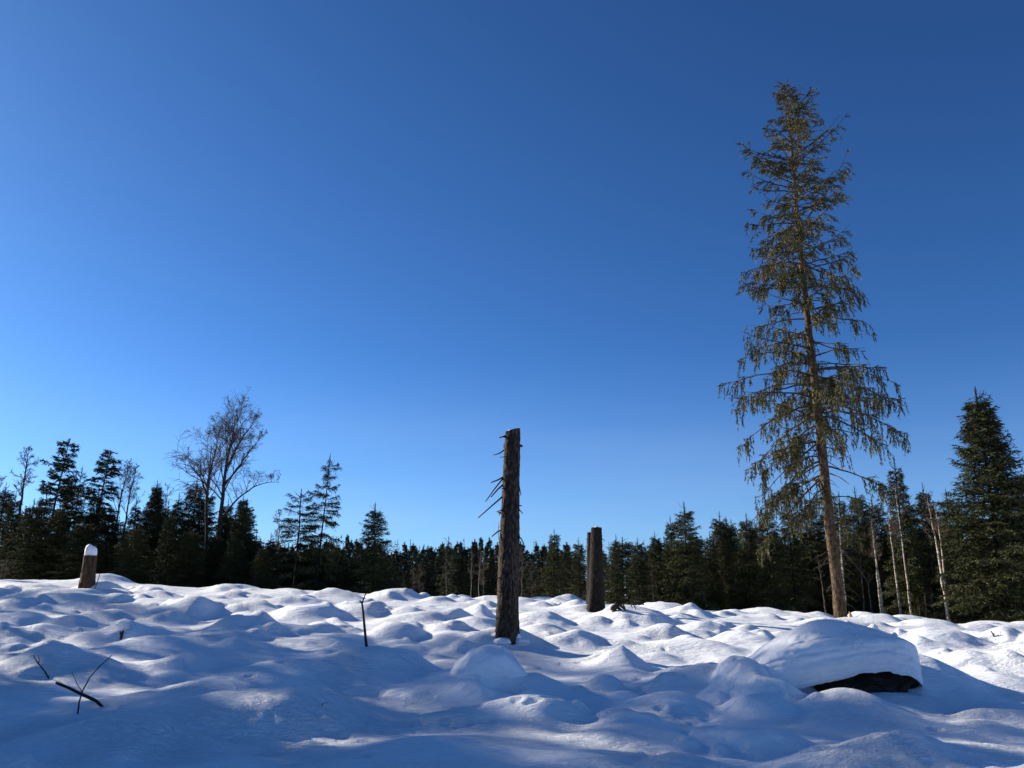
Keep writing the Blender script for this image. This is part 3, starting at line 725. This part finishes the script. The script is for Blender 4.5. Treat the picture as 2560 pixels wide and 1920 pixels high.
for k, (cx, t, Y, hw, lab) in enumerate(front):
    tree_at('d', DENSE, lab, cx, t, Y, group=GR, halfpx=hw, idx=k % 5)
tree_at('b', BIGD, 'big full dark spruce standing at the right edge of the picture', 2441, 966, 27.5, ref=9.0, halfpx=160, refrad=1.75, idx=0)
tree_at('b', BIGD, 'dark spruce cut by the right picture edge behind the big one', 2565, 1165, 30, ref=9.0, halfpx=100, refrad=1.6, idx=1)
fill = [(1361,1410),(1420,1363),(1500,1366),(1555,1341),(1618,1365),(1660,1340),(1740,1330),(1830,1298),(1816,1290),(1890,1300),(2023,1222),(2060,1260),(2098,1228),(2180,1235),(2270,1240),(2330,1250),(2395,1240),(2430,1270),(2500,1220),(2150,1290),(2220,1290),(2290,1300),(2350,1300),(2000,1310),(1940,1320),(1710,1350),(2480,1300),(2540,1260)]
for k, (cx, t) in enumerate(fill):
    tree_at('d', DENSE, 'dark spruce packed in the second row of the right forest', cx, t, 36 + (k * 37 % 10) * .6, group='second-row spruces of the right forest', halfpx=50 + (k * 13 % 20), idx=k % 5)
for k in range(26):
    cx = 1640 + k * 40 + rs.uniform(-14, 14)
    tree_at('d', DENSE, 'shaded spruce deep inside the right forest', cx, rs.uniform(1330, 1390) - max(0, cx - 1900) * .08, rs.uniform(41, 50), group='spruces deep in the right forest', halfpx=60, idx=k % 5)

# left forest edge
leftf = [
 (395,1199,36,62,BIGD,9.0,1.75,'dense spruce with dark top left of the tall double birch',0,None),
 (404,1270,33,70,DENSE,7.0,1.35,'olive bushy spruce in front of the dense one, left of the double birch',1,None),
 (451,1231,35,50,DENSE,7.0,1.35,'slender spruce just left of the double birch stems',2,None),
 (492,1187,36,56,DENSE,7.0,1.35,'pale spruce overlapping the left stem of the double birch',3,None),
 (608,1237,33,52,BIGD,9.0,1.6,'very dark upright spruce right of the double birch',1,None),
 (567,1246,34,52,DENSE,7.0,1.35,'spruce hidden between the double birch and the very dark spruce',4,None),
 (179,1097,36,62,RAGGED,9.0,1.25,'tall ragged spruce leaning right at far left',0,88),
 (276,1126,35,62,RAGGED,9.0,1.25,'dark tufted spruce leaning right, left of the grey birches',1,200),
 (207,1165,37,46,THIN,7.0,1.25,'thin-topped spruce between the two leaning ragged ones',0,150),
 (754,1221,31,75,LAYERED,7.0,1.45,'drooping spruce with long boughs to the left, beside a taller open one',0,732),
 (830,1134,31,62,LAYERED,7.0,1.45,'open layered spruce with bare spire, tallest right of the double birch',0,786),
 (940,1256,30,62,DENSE,7.0,1.35,'lone conical young spruce in front of the far tree line',1,None),
]
for k, (cx, t, Y, hw, pr, ref, rr, lab, ix, bpx) in enumerate(leftf):
    tree_at('l', pr, lab, cx, t, Y, group='spruces of the left forest edge', ref=ref, halfpx=hw, refrad=rr, idx=ix, base_px=bpx, rz=k * 1.3)
lowf = [(30,1330,33),(85,1320,32),(150,1310,32),(215,1330,31),(270,1350,31),(320,1330,33),(345,1380,30.5),(430,1330,31),(480,1350,31),(540,1330,32),(590,1350,31),(640,1365,34),(680,1360,33),(720,1370,32),(765,1375,32),(810,1370,34),(850,1390,33),(890,1405,33),(960,1400,33),(60,1270,37),(120,1240,38),(190,1255,38),(250,1270,37),(15,1240,36),(300,1290,38),(370,1270,38),(520,1290,38),(660,1385,30),(420,1290,37),(470,1280,38),(560,1290,37),(620,1320,37),(340,1300,36),(230,1300,35),(160,1280,35),(100,1290,35),(40,1300,34),(280,1320,34),(590,1310,36),(705,1375,36),(745,1380,35),(790,1385,35)]
for k, (cx, t, Y) in enumerate(lowf):
    tree_at('d', DENSE, 'low dark bushy spruce in the shade of the left forest', cx, t - (15, 55, 0, 75, 35)[k * 3 % 5] * (1 if cx < 640 else .4), Y, group='low bushy spruces of the left forest', halfpx=44 + k * 17 % 18, idx=k % 5)
for k in range(16):
    cx = -20 + k * 44
    tree_at('d', DENSE, 'spruce in the back row of the left forest', cx, rs.uniform(1330, 1400), rs.uniform(41, 48), group='back-row spruces of the left forest', halfpx=62, idx=k % 5)

# birches
def path_tree(label, pts, Y, r, seed, name='birch_tree', second=None, limbs=(), **kw):
    P = np.array([px(a, b, Y) for a, b in pts]); b0 = P[0].copy(); b0[2] = gz(b0[0], Y) - .1
    P = np.concatenate([[b0], P[1:]]) - b0
    t, c = birch_geo(seed, P[-1][2], r, path=P, **kw)
    root = empty(name, b0); tag(root, label, 'tree')
    for me in (t, c): link(bpy.data.objects.new(me.name.split('.')[0], me), root)
    if second:
        P2 = np.array([px(a, b, Y + .3) for a, b in second]) - b0; P2[0][2] = 0
        t, c = birch_geo(seed + 1, P2[-1][2], r * .75, path=P2, **kw)
        for me in (t, c): link(bpy.data.objects.new(me.name.split('.')[0], me), root)
    for lp in limbs:
        P2 = np.array([px(a, b, Y + .1) for a, b in lp]) - b0
        t, c = birch_geo(seed + 7 + int(lp[-1][0]), 3.0, r * .42, path=P2, crown0=.22, spread=.34, nb=18, bark=BIRCH_DARK, asc=1.2, kids=6, fine=.004, levels=3, wig=.03)
        l_ = bpy.data.objects.new('limb', t); link(l_, root); link(bpy.data.objects.new('twigs', c), l_)
    return root
path_tree('tall leafless double-stemmed birch rising above the left forest', [(536,1490),(542,1372),(556,1240),(568,1150),(580,1095),(592,1022)], 33, .10, 401, limbs=[[(549,1300),(585,1255),(625,1222),(668,1205),(700,1206)],[(517,1240),(505,1200),(480,1165),(440,1158)],[(560,1215),(600,1160),(640,1110),(662,1085)],[(566,1170),(590,1120),(625,1070),(640,1045)]], second=[(512,1490),(517,1372),(517,1250),(522,1190),(540,1120),(548,1085)], crown0=.36, spread=.40, nb=26, bark=BIRCH_DARK, asc=1.5, kids=7, fine=.0045, levels=3)
path_tree('thin leafless birch behind the pointed tops at far left', [(24,1480),(53,1262),(63,1180),(72,1127)], 37, .07, 421, crown0=.35, spread=.17, nb=24, bark=BIRCH_GREY, asc=1.3, kids=6, fine=.006)
path_tree('slender grey leafless birch with broom-like crown, left of its twin', [(275,1480),(290,1309),(308,1220),(323,1168)], 38, .06, 431, crown0=.4, spread=.22, nb=22, bark=BIRCH_GREY, asc=2.2, kids=6, fine=.005)
path_tree('slender grey leafless birch with broom-like crown, right of its twin', [(300,1480),(312,1320),(325,1230),(340,1175)], 38.5, .06, 441, crown0=.4, spread=.22, nb=22, bark=BIRCH_GREY, asc=2.2, kids=6, fine=.005)
path_tree('small leafless birch showing between dense spruce and double birch', [(405,1480),(410,1330),(420,1215)], 39, .05, 451, crown0=.6, spread=.2, nb=14, bark=BIRCH_GREY, asc=1.4, kids=5, fine=.005)
path_tree('bare reddish birch behind the drooping spruce', [(690,1480),(695,1380),(700,1280)], 38, .045, 461, crown0=.4, spread=.28, nb=18, bark=BIRCH_GREY, asc=1.6, kids=6, fine=.005)
path_tree('bare birch leaning right from behind the open layered spruce', [(800,1480),(815,1410),(850,1345)], 36, .04, 471, crown0=.4, spread=.3, nb=14, bark=BIRCH_GREY, asc=1.2, kids=6, fine=.005)
path_tree('leafless sapling just behind the tall bare stump', [(1255,1500),(1252,1420),(1246,1310)], 26, .022, 481, crown0=.45, spread=.12, nb=14, bark=BIRCH_GREY, asc=1.8, kids=4, fine=.004, levels=2)
path_tree('thin bare birch just right of the tall bare stump', [(1304,1500),(1306,1440),(1307,1368)], 36, .035, 483, crown0=.35, spread=.22, nb=16, bark=BIRCH_GREY, asc=1.2, kids=5, fine=.005)
path_tree('bare birch crown at the left picture edge', [(-20,1480),(-10,1330),(0,1190)], 39, .06, 485, crown0=.5, spread=.25, nb=18, bark=BIRCH_GREY, asc=1.3, kids=6, fine=.005)
def c4b(x, y): return 1800 + x / 2.513, 900 + y / 2.513
wb = [('white birch stem close behind the lone tall spruce trunk', (790,1615),(765,1250),(745,930),29,.045),
      ('left stem of the two crossing white birches in the dark gap', (1030,1620),(985,1290),(950,1010),30,.05),
      ('right stem of the two crossing white birches in the dark gap', (1015,1625),(980,1280),(962,1070),30.4,.035),
      ('thin white birch left of the straight one near the tall dark spruce', (1140,1615),(1085,1200),(1045,900),30,.042),
      ('straight thin white birch in front of the tall dark spruce', (1205,1610),(1150,1180),(1102,810),30.5,.042),
      ('brightest white birch of the right-hand twin stems', (1440,1640),(1360,1160),(1300,850),28,.055),
      ('slimmer white birch of the right-hand twin stems', (1428,1640),(1395,1200),(1350,890),28.3,.045),
      ('faint grey birch sapling in the dark behind the lone spruce', (908,1600),(890,1360),(870,1120),32,.03),
      ('thin brown sapling left of the lone spruce trunk', (668,1615),(640,1400),(612,1250),27,.022),
      ('bent grey sapling arching over the dark gap', (955,1610),(930,1400),(880,1320),30,.025)]
for k, (lab, a, m_, b, Y, r) in enumerate(wb):
    path_tree(lab, [c4b(*a), c4b(*m_), c4b(*b)], Y, r, 500 + k * 3, crown0=.5, spread=.20, nb=14 if r > .03 else 9, bark=BIRCH if r > .03 else BIRCH_GREY, asc=1.5, kids=5, fine=.0045, levels=3 if r > .03 else 2, wig=.012)
for k, (cx, t) in enumerate([(1177,1375),(1196,1368),(1212,1382),(1050,1410),(1035,1420),(1118,1400),(1329,1405),(1460,1420),(1630,1400),(1686,1390),(1725,1420),(1765,1400),(1630,1430),(1400,1430)]):
    lab = ['thin pale birch stem left of the tall stump, first of three', 'thin pale birch stem left of the tall stump, middle of three', 'thin pale birch stem left of the tall stump, nearest it'][k] if k < 3 else 'thin bare birch sapling in front of the dark spruces'
    tree_at('s', BIRCHES, lab, cx, t, 33 + k % 4, ref=6.5, width=.9, name='birch_sapling', group='thin birches along the far forest edge', idx=k % 4)
for k, (cx, t, Y) in enumerate([(8,1400,29),(18,1385,29.5),(2310,1480,28),(2330,1470,28.2),(2295,1490,28),(420,1440,29),(640,1430,29.5)]):
    tree_at('s', SAPL, ['bare brush shoot at the left picture edge', 'taller bare brush shoot at the left picture edge', 'bare bush shoot low in front of the twin white birches, middle', 'bare bush shoot low in front of the twin white birches, right', 'bare bush shoot low in front of the twin white birches, left', 'bare shoot before the olive bushy spruce', 'bare shoot before the drooping spruce'][k], cx, t, Y, ref=4.0, width=1.0, name='bare_shrub', cat='shrub', idx=k % 2)

# far tree line across the middle
ft = []
x = 600.0
while x < 1420:
    ft.append((x, 1378 + 9 * math.sin(x * .02) - rs.uniform(0, 34), rs.uniform(95, 125))); x += rs.uniform(7, 12)
for k, (cx, t, Y) in enumerate(ft):
    tree_at('f', FAR, 'far dark spruce in the distant tree line', cx, t, Y, group='far spruces beyond the clearing', ref=8.0, halfpx=17 + rs.uniform(0, 9), refrad=1.3, idx=k % 3)
for k in range(44):
    cx = 620 + k * 19
    tree_at('f', FAR, 'dark spruce of the middle-distance edge below the far tree line', cx, 1412 + rs.uniform(-30, 26), rs.uniform(50, 66), group='middle-distance spruces', ref=8.0, halfpx=26, refrad=1.3, idx=k % 3)
tree_at('t', THIN, 'pale slender young spruce in front of the far tree line', 1120, 1340, 38, halfpx=30, refrad=1.2, idx=1)
# the wood beyond, too far to count
wood = MB(); rg = np.random.default_rng(77)
for k in range(420):
    a = rg.uniform(-.62, .62); Y = rg.uniform(130, 190); X = math.tan(a) * Y; H = rg.uniform(6.5, 10.0) * Y / 150
    z = gz(X, Y); m = 60
    q = rg.random(m) ** .7; th = rg.uniform(0, 6.28, m); rr = H * .17 * (1 - q) * rg.uniform(.4, 1, m)
    P = np.stack([X + np.cos(th) * rr, Y + np.sin(th) * rr, z + q * H], 1)
    wood.slivers(P, np.stack([np.cos(th), np.sin(th), -.5 + q * 1.5], 1) + rg.normal(0, .2, (m, 3)), np.full(m, 1.0) * (1.2 - q), np.full(m, .55) * (1.15 - q), rg)
    wood.tube(np.array([[X, Y, z - .3], [X, Y, z + H]]), [.12, .02], 4)
wo_ = wood.build('distant_wood', [NEEDLE_FAR]); tag(wo_, 'dark distant wood closing off the horizon', 'forest', kind='stuff')

# forest edge left of the view, whose shade lies over the foreground
HIGH = [spruce_geo(230 + i_, 9.0, rad=1.2, whorl=.36, per=6, dens=.95, top_spike=.3, z0=.50, droop=.3, up=.5, prof=.5, gaps=.25, sl=.16, sw=.036) for i_ in range(2)]
OPEN = [spruce_geo(240 + i_, 9.0, rad=1.35, whorl=.32, per=7, dens=1.2, top_spike=.4, z0=.06, droop=.4, up=.6, prof=.6, gaps=.2, sl=.16, sw=.036) for i_ in range(2)]
EDGE = 'spruces of the forest edge beyond the left of the picture'
for k, (X, Y, H, hi) in enumerate([(-21,3.5,15,0),(-23,7,14,0),(-20,9.5,15,0),(-24,12,15.5,0),(-20,13,14,2),(-22.5,15.0,15,0),(-20.5,16.6,13.5,0),(-23,17.6,14,2),(-18.6,11,12,0),(-25,19.0,14,2),(-18.5,6,13,0),(-27,9,16,0),(-28,15.5,15,2),(-26,4,15,0),(-30,20.5,13,2),(-27.5,28,9,2),(-31,33,9,2),
        (-20,-1,14,0),(-24,-4,15,0),(-19.5,14.5,12.5,2),(-24,22.3,16,1),(-27,21.6,16,1),(-30,25.5,17,1),(-21.5,19.6,15,1),(-26,25.2,16,1),(-31,28.9,16,1)]):
    s = H / 9.0; w = s * (1.0, 1.0, .9)[hi] * (1 if hi else .85)
    place('spruce_tree', (BIGD, HIGH, OPEN)[hi][k % 2], ('tall dense spruce with boughs to the ground at the forest edge left of the view', 'tall spruce with a high bare trunk at the forest edge left of the view', 'tall open-crowned spruce at the forest edge left of the view')[hi], 'tree', (X, Y, gz(X, Y)), (w, w, s), k * 1.1, EDGE + ('', ', bare below', ', open-crowned')[hi])

# ------------------------------------------------------------------ the lone tall spruce
YS = 25.0
TP = [(2102,1541),(2093,1450),(2071,1285),(2043,1007),(2019,799),(1996,579),(1977,347),(1964,222)]
TW = np.array([px(a, b, YS) for a, b in TP]); hb = TW[0].copy(); hb[2] = gz(hb[0], YS)
hero = empty('lone_spruce', hb); tag(hero, 'lone very tall spruce with thin drooping crown, standing before the forest', 'tree')
rows = np.array([p[1] for p in TP], float); TL = TW - hb; TL[0] = [0, 0, -.3]
n = 70; tt = np.linspace(0, 1, n); si = np.linspace(0, 1, len(TL))
cum = np.concatenate([[0], np.cumsum(np.linalg.norm(np.diff(TL, axis=0), axis=1))]); cum /= cum[-1]
TPt = np.stack([np.interp(tt, cum, TL[:, i_]) for i_ in range(3)], 1)
trad = .155 * (1 - tt) ** .75 + .012; trad[:5] *= np.linspace(1.22, 1.0, 5)
mb = MB(); v, f = tube(TPt, trad, 28)
c_ = np.repeat(TPt, 28, 0); dv = v - c_; rr = np.linalg.norm(dv, axis=1, keepdims=True)
v = c_ + dv * (1 + .10 * noise(v[:, 0] * 9, v[:, 1] * 9, v[:, 2] * 5, 61) + .06 * noise(v[:, 0] * 22, v[:, 1] * 22, v[:, 2] * 12, 62))[:, None]
mb.add(v, f); mb.build('trunk', [BARK_HERO], hero, True)
k1157 = 1.1573
srow = np.array([192,215,250,300,350,430,500,580,640,700,770,820,900,980,1040,1090,1180]) * k1157
wl_ = np.array([6,22,40,62,100,112,112,132,126,130,150,176,172,140,150,190,120]) * k1157
wr_ = np.array([6,30,62,70,128,95,138,130,145,112,100,178,184,110,130,90,25]) * k1157
rg = np.random.default_rng(909)
def trunk_at(row):
    x = np.interp(row, rows[::-1], np.array([p[0] for p in TP], float)[::-1]); p = px(x, row, YS) - hb; return p
def bough(row, az, L, e, hang, dens, bare, bend):
    """one branch: az 0 = right, pi = left, -pi/2 = towards the viewer"""
    b0 = trunk_at(row); ax = np.array([math.cos(az), math.sin(az), 0]); sd = np.array([-ax[1], ax[0], 0])
    m = 9; s = np.linspace(0, 1, m)
    P = b0[None] + ax[None] * (L * s)[:, None] + sd[None] * (bend * L * s ** 2)[:, None]
    P[:, 2] += L * (math.tan(e) * s - .42 * hang * s ** 2 + .20 * s ** 5 * (1 if hang < .8 else .2)) + np.concatenate([[0], np.cumsum(rg.normal(0, .012 * L, m - 1))])
    w = MB(); w.tube(P, np.linspace(.012 + .010 * L, .005, m), 5, 0, True)
    ob = w; F = MB()
    nl = max(5, int(L * 15 * dens)); t = rg.uniform(bare, 1.0, nl); t = np.sort(t)
    # gaps along the branch where it stays bare
    ph = rg.uniform(0, 6.28); t = t[(np.sin(t * rg.uniform(9, 16) + ph) > -.55)]
    nl = len(t)
    for q in t:
        B = np.array([np.interp(q, s, P[:, i_]) for i_ in range(3)])
        sg = rg.choice([-1, 1]); ll = rg.uniform(.22, .5) * (.55 + .6 * (1 - q)) * min(1, .12 + L * .55) + .05
        d = ax * rg.uniform(.2, .9) + sd * sg * rg.uniform(.3, 1.0) + np.array([0, 0, rg.normal(-.1, .2)]); d /= np.linalg.norm(d)
        lat = np.stack([B, B + d * ll * .5 + [0, 0, -.06 * hang * ll], B + d * ll + [0, 0, -.35 * hang * ll]])
        w.tube(lat, [.006, .005, .003], 3, 0)
        # hanging sprays
        nh = max(2, int(ll / .085)) if hang > .4 else 2
        for j in range(nh):
            u_ = rg.uniform(.15, 1.0); b1 = lat[0] + (lat[2] - lat[0]) * u_ + [0, 0, .03 * (1 - u_)]
            hl = hang * rg.uniform(.12, .55) * (.6 + .4 * min(L, 2) / 2) + .07
            k_ = max(4, int(hl / .028)); r_ = np.sort(rg.random(k_))
            dn = np.array([rg.normal(0, .12), rg.normal(0, .12), -1.0]) * hang + d * (1 - hang) * .8; dn /= np.linalg.norm(dn)
            PP = b1 + dn * (hl * r_)[:, None]
            F.slivers(PP, dn * .75 + rg.normal(0, .28, (k_, 3)), rg.uniform(.07, .15, k_), rg.uniform(.018, .040, k_), rg)
        k_ = int(ll / .024); r_ = rg.random(k_)
        F.slivers(lat[0] + (lat[2] - lat[0]) * r_[:, None], d * .7 + rg.normal(0, .35, (k_, 3)) + [0, 0, -.2 * hang], rg.uniform(.06, .13, k_), rg.uniform(.018, .038, k_), rg)
    bo = w.build('bough', [TWIG_SPRUCE], hero)
    if F.n: F.build('needles', [NEEDLE_HERO], bo)
row = 226.0
while row < 1400:
    f_ = (row - 222) / (1541 - 222)
    if row < 1120: nb = 3 if row > 330 else 4
    else: nb = 1 if row < 1290 else 0
    for k in range(nb):
        az = rg.uniform(0, 2 * math.pi)
        c = math.cos(az); wl2, wr2 = np.interp(row, srow, wl_), np.interp(row, srow, wr_)
        wpx = wr2 * max(c, 0) + wl2 * max(-c, 0) + (1 - abs(c)) * .5 * (wl2 + wr2)
        L = wpx / FPX * YS * 1.05 * (rg.uniform(.45, 1.05) if rg.random() < .6 else rg.uniform(.85, 1.08))
        hang = float(np.interp(f_, [0, .12, .28, .5, .8], [.08, .2, .45, .8, 1.0]))
        e = float(np.interp(f_, [0, .06, .2, .45, .7, .9], [1.0, .6, .36, .2, .02, -.22])) + rg.normal(0, .19)
        dens = float(np.interp(f_, [0, .15, .3, .55, .8], [1.4, 1.05, .72, .66, .62])) * (1.05 if c < 0 else .72)
        bough(row, az, max(L, .12), e, hang, dens, .12 if f_ < .2 else rg.uniform(.04, .38), rg.normal(0, .22))
    row += 15 * (.55 + f_ * 1.2) * rg.uniform(.7, 1.3)
for cx2, row, az, wpx, e, hang, dens, bare in [  # boughs that give the outline its character
    (0, 470 * k1157 * .87, .15, 150, .38, .4, 1.0, .55), (0, 720, .1, 150, .16, .7, .7, .7), (0, 800, -.1, 155, .22, .8, .6, .5), (0, 958, .05, 185, .10, 1.0, .9, .45), (0, 1010, -.1, 200, -.02, 1.0, 1.0, .3), (0, 1042, .1, 205, -.05, 1.0, 1.0, .35),
    (0, 960, math.pi, 205, -.02, 1.0, 1.0, .2), (0, 1010, math.pi + .1, 205, -.12, 1.0, 1.0, .25), (0, 1060, math.pi - .2, 150, -.45, 1.0, 1.0, .3), (0, 1100, math.pi + .2, 170, -.45, 1.0, 1.0, .3), (0, 1150, math.pi, 215, -.42, 1.0, 1.1, .25), (0, 1190, math.pi - .1, 170, -.55, 1.0, 1.0, .3), (0, 1165, .1, 170, -.10, .9, .9, .45), (0, 1120, 0., 60, .1, .6, .5, .3),
    (0, 1215, math.pi + .5, 110, -.5, 1.0, 1.1, .3), (0, 1235, math.pi - .6, 90, -.5, 1.0, 1.1, .3), (0, 660, math.pi, 145, .10, .8, 1.0, .3), (0, 560, math.pi, 130, .1, .6, 1.0, .3), (0, 480, math.pi, 118, .15, .4, 1.1, .3), (0, 410, 2.9, 105, .2, .35, 1.1, .3), (0, 450, .3, 100, .3, .4, .8, .3)]:
    bough(row, az, wpx / FPX * YS, e, hang, dens * .72, bare, rg.normal(0, .06))
# dead low branches and a pale stripped one
def dead(a, b, c, th, m=STICK, name='dead_branch'):
    P = np.array([px(*a, YS - .1), px(*b, YS - .3), px(*c, YS - .4)]) - hb
    stick_mesh(name, P, th, th * .4, hero, m)
dead(c4b(680,1200), c4b(610,1240), c4b(545,1280), .02); dead(c4b(690,1270), c4b(640,1290), c4b(585,1315), .018, TWIG_SPRUCE)
dead(c4b(690,712), c4b(755,738), c4b(815,782), .026, BIRCH, 'stripped_branch')
dead(c4b(715,1110), c4b(790,1220), c4b(880,1320), .02, TWIG_SPRUCE); dead(c4b(640,590), c4b(680,640), c4b(760,690), .02)
for k in range(34):
    rw = rg.uniform(1120, 1500); b0 = trunk_at(rw); az = rg.uniform(-math.pi, .3) ; L = rg.uniform(.10, .5)
    rr0 = float(np.interp(rw, [220, 1541], [.02, .2]))
    d = np.array([math.cos(az), math.sin(az), rg.uniform(-.9, -.2)])
    stick_mesh('dead_branch', [b0 + d * rr0 * .6, b0 + d * (rr0 + L * .5), b0 + d * (rr0 + L) + [0, 0, -.06]], .012, .004, hero, TWIG_SPRUCE, 4)
q = px(2226, 1541, YS - .5); q[2] = gz(q[0], YS - .5)
mb = MB(); mb.tube(np.array([[0, 0, -.08], [.0, 0, .06], [-.02, 0, .13], [-.03, 0, .17]]), [.055, .05, .03, .008], 6)
o = mb.build('wood_splinter', [WOOD], None); o.location = (px(2127, 1541, YS - .5)[0], YS - .5, gz(px(2127, 1541, YS - .5)[0], YS - .5)); tag(o, 'small pale wood splinter in the snow at the foot of the lone tall spruce', 'wood splinter')
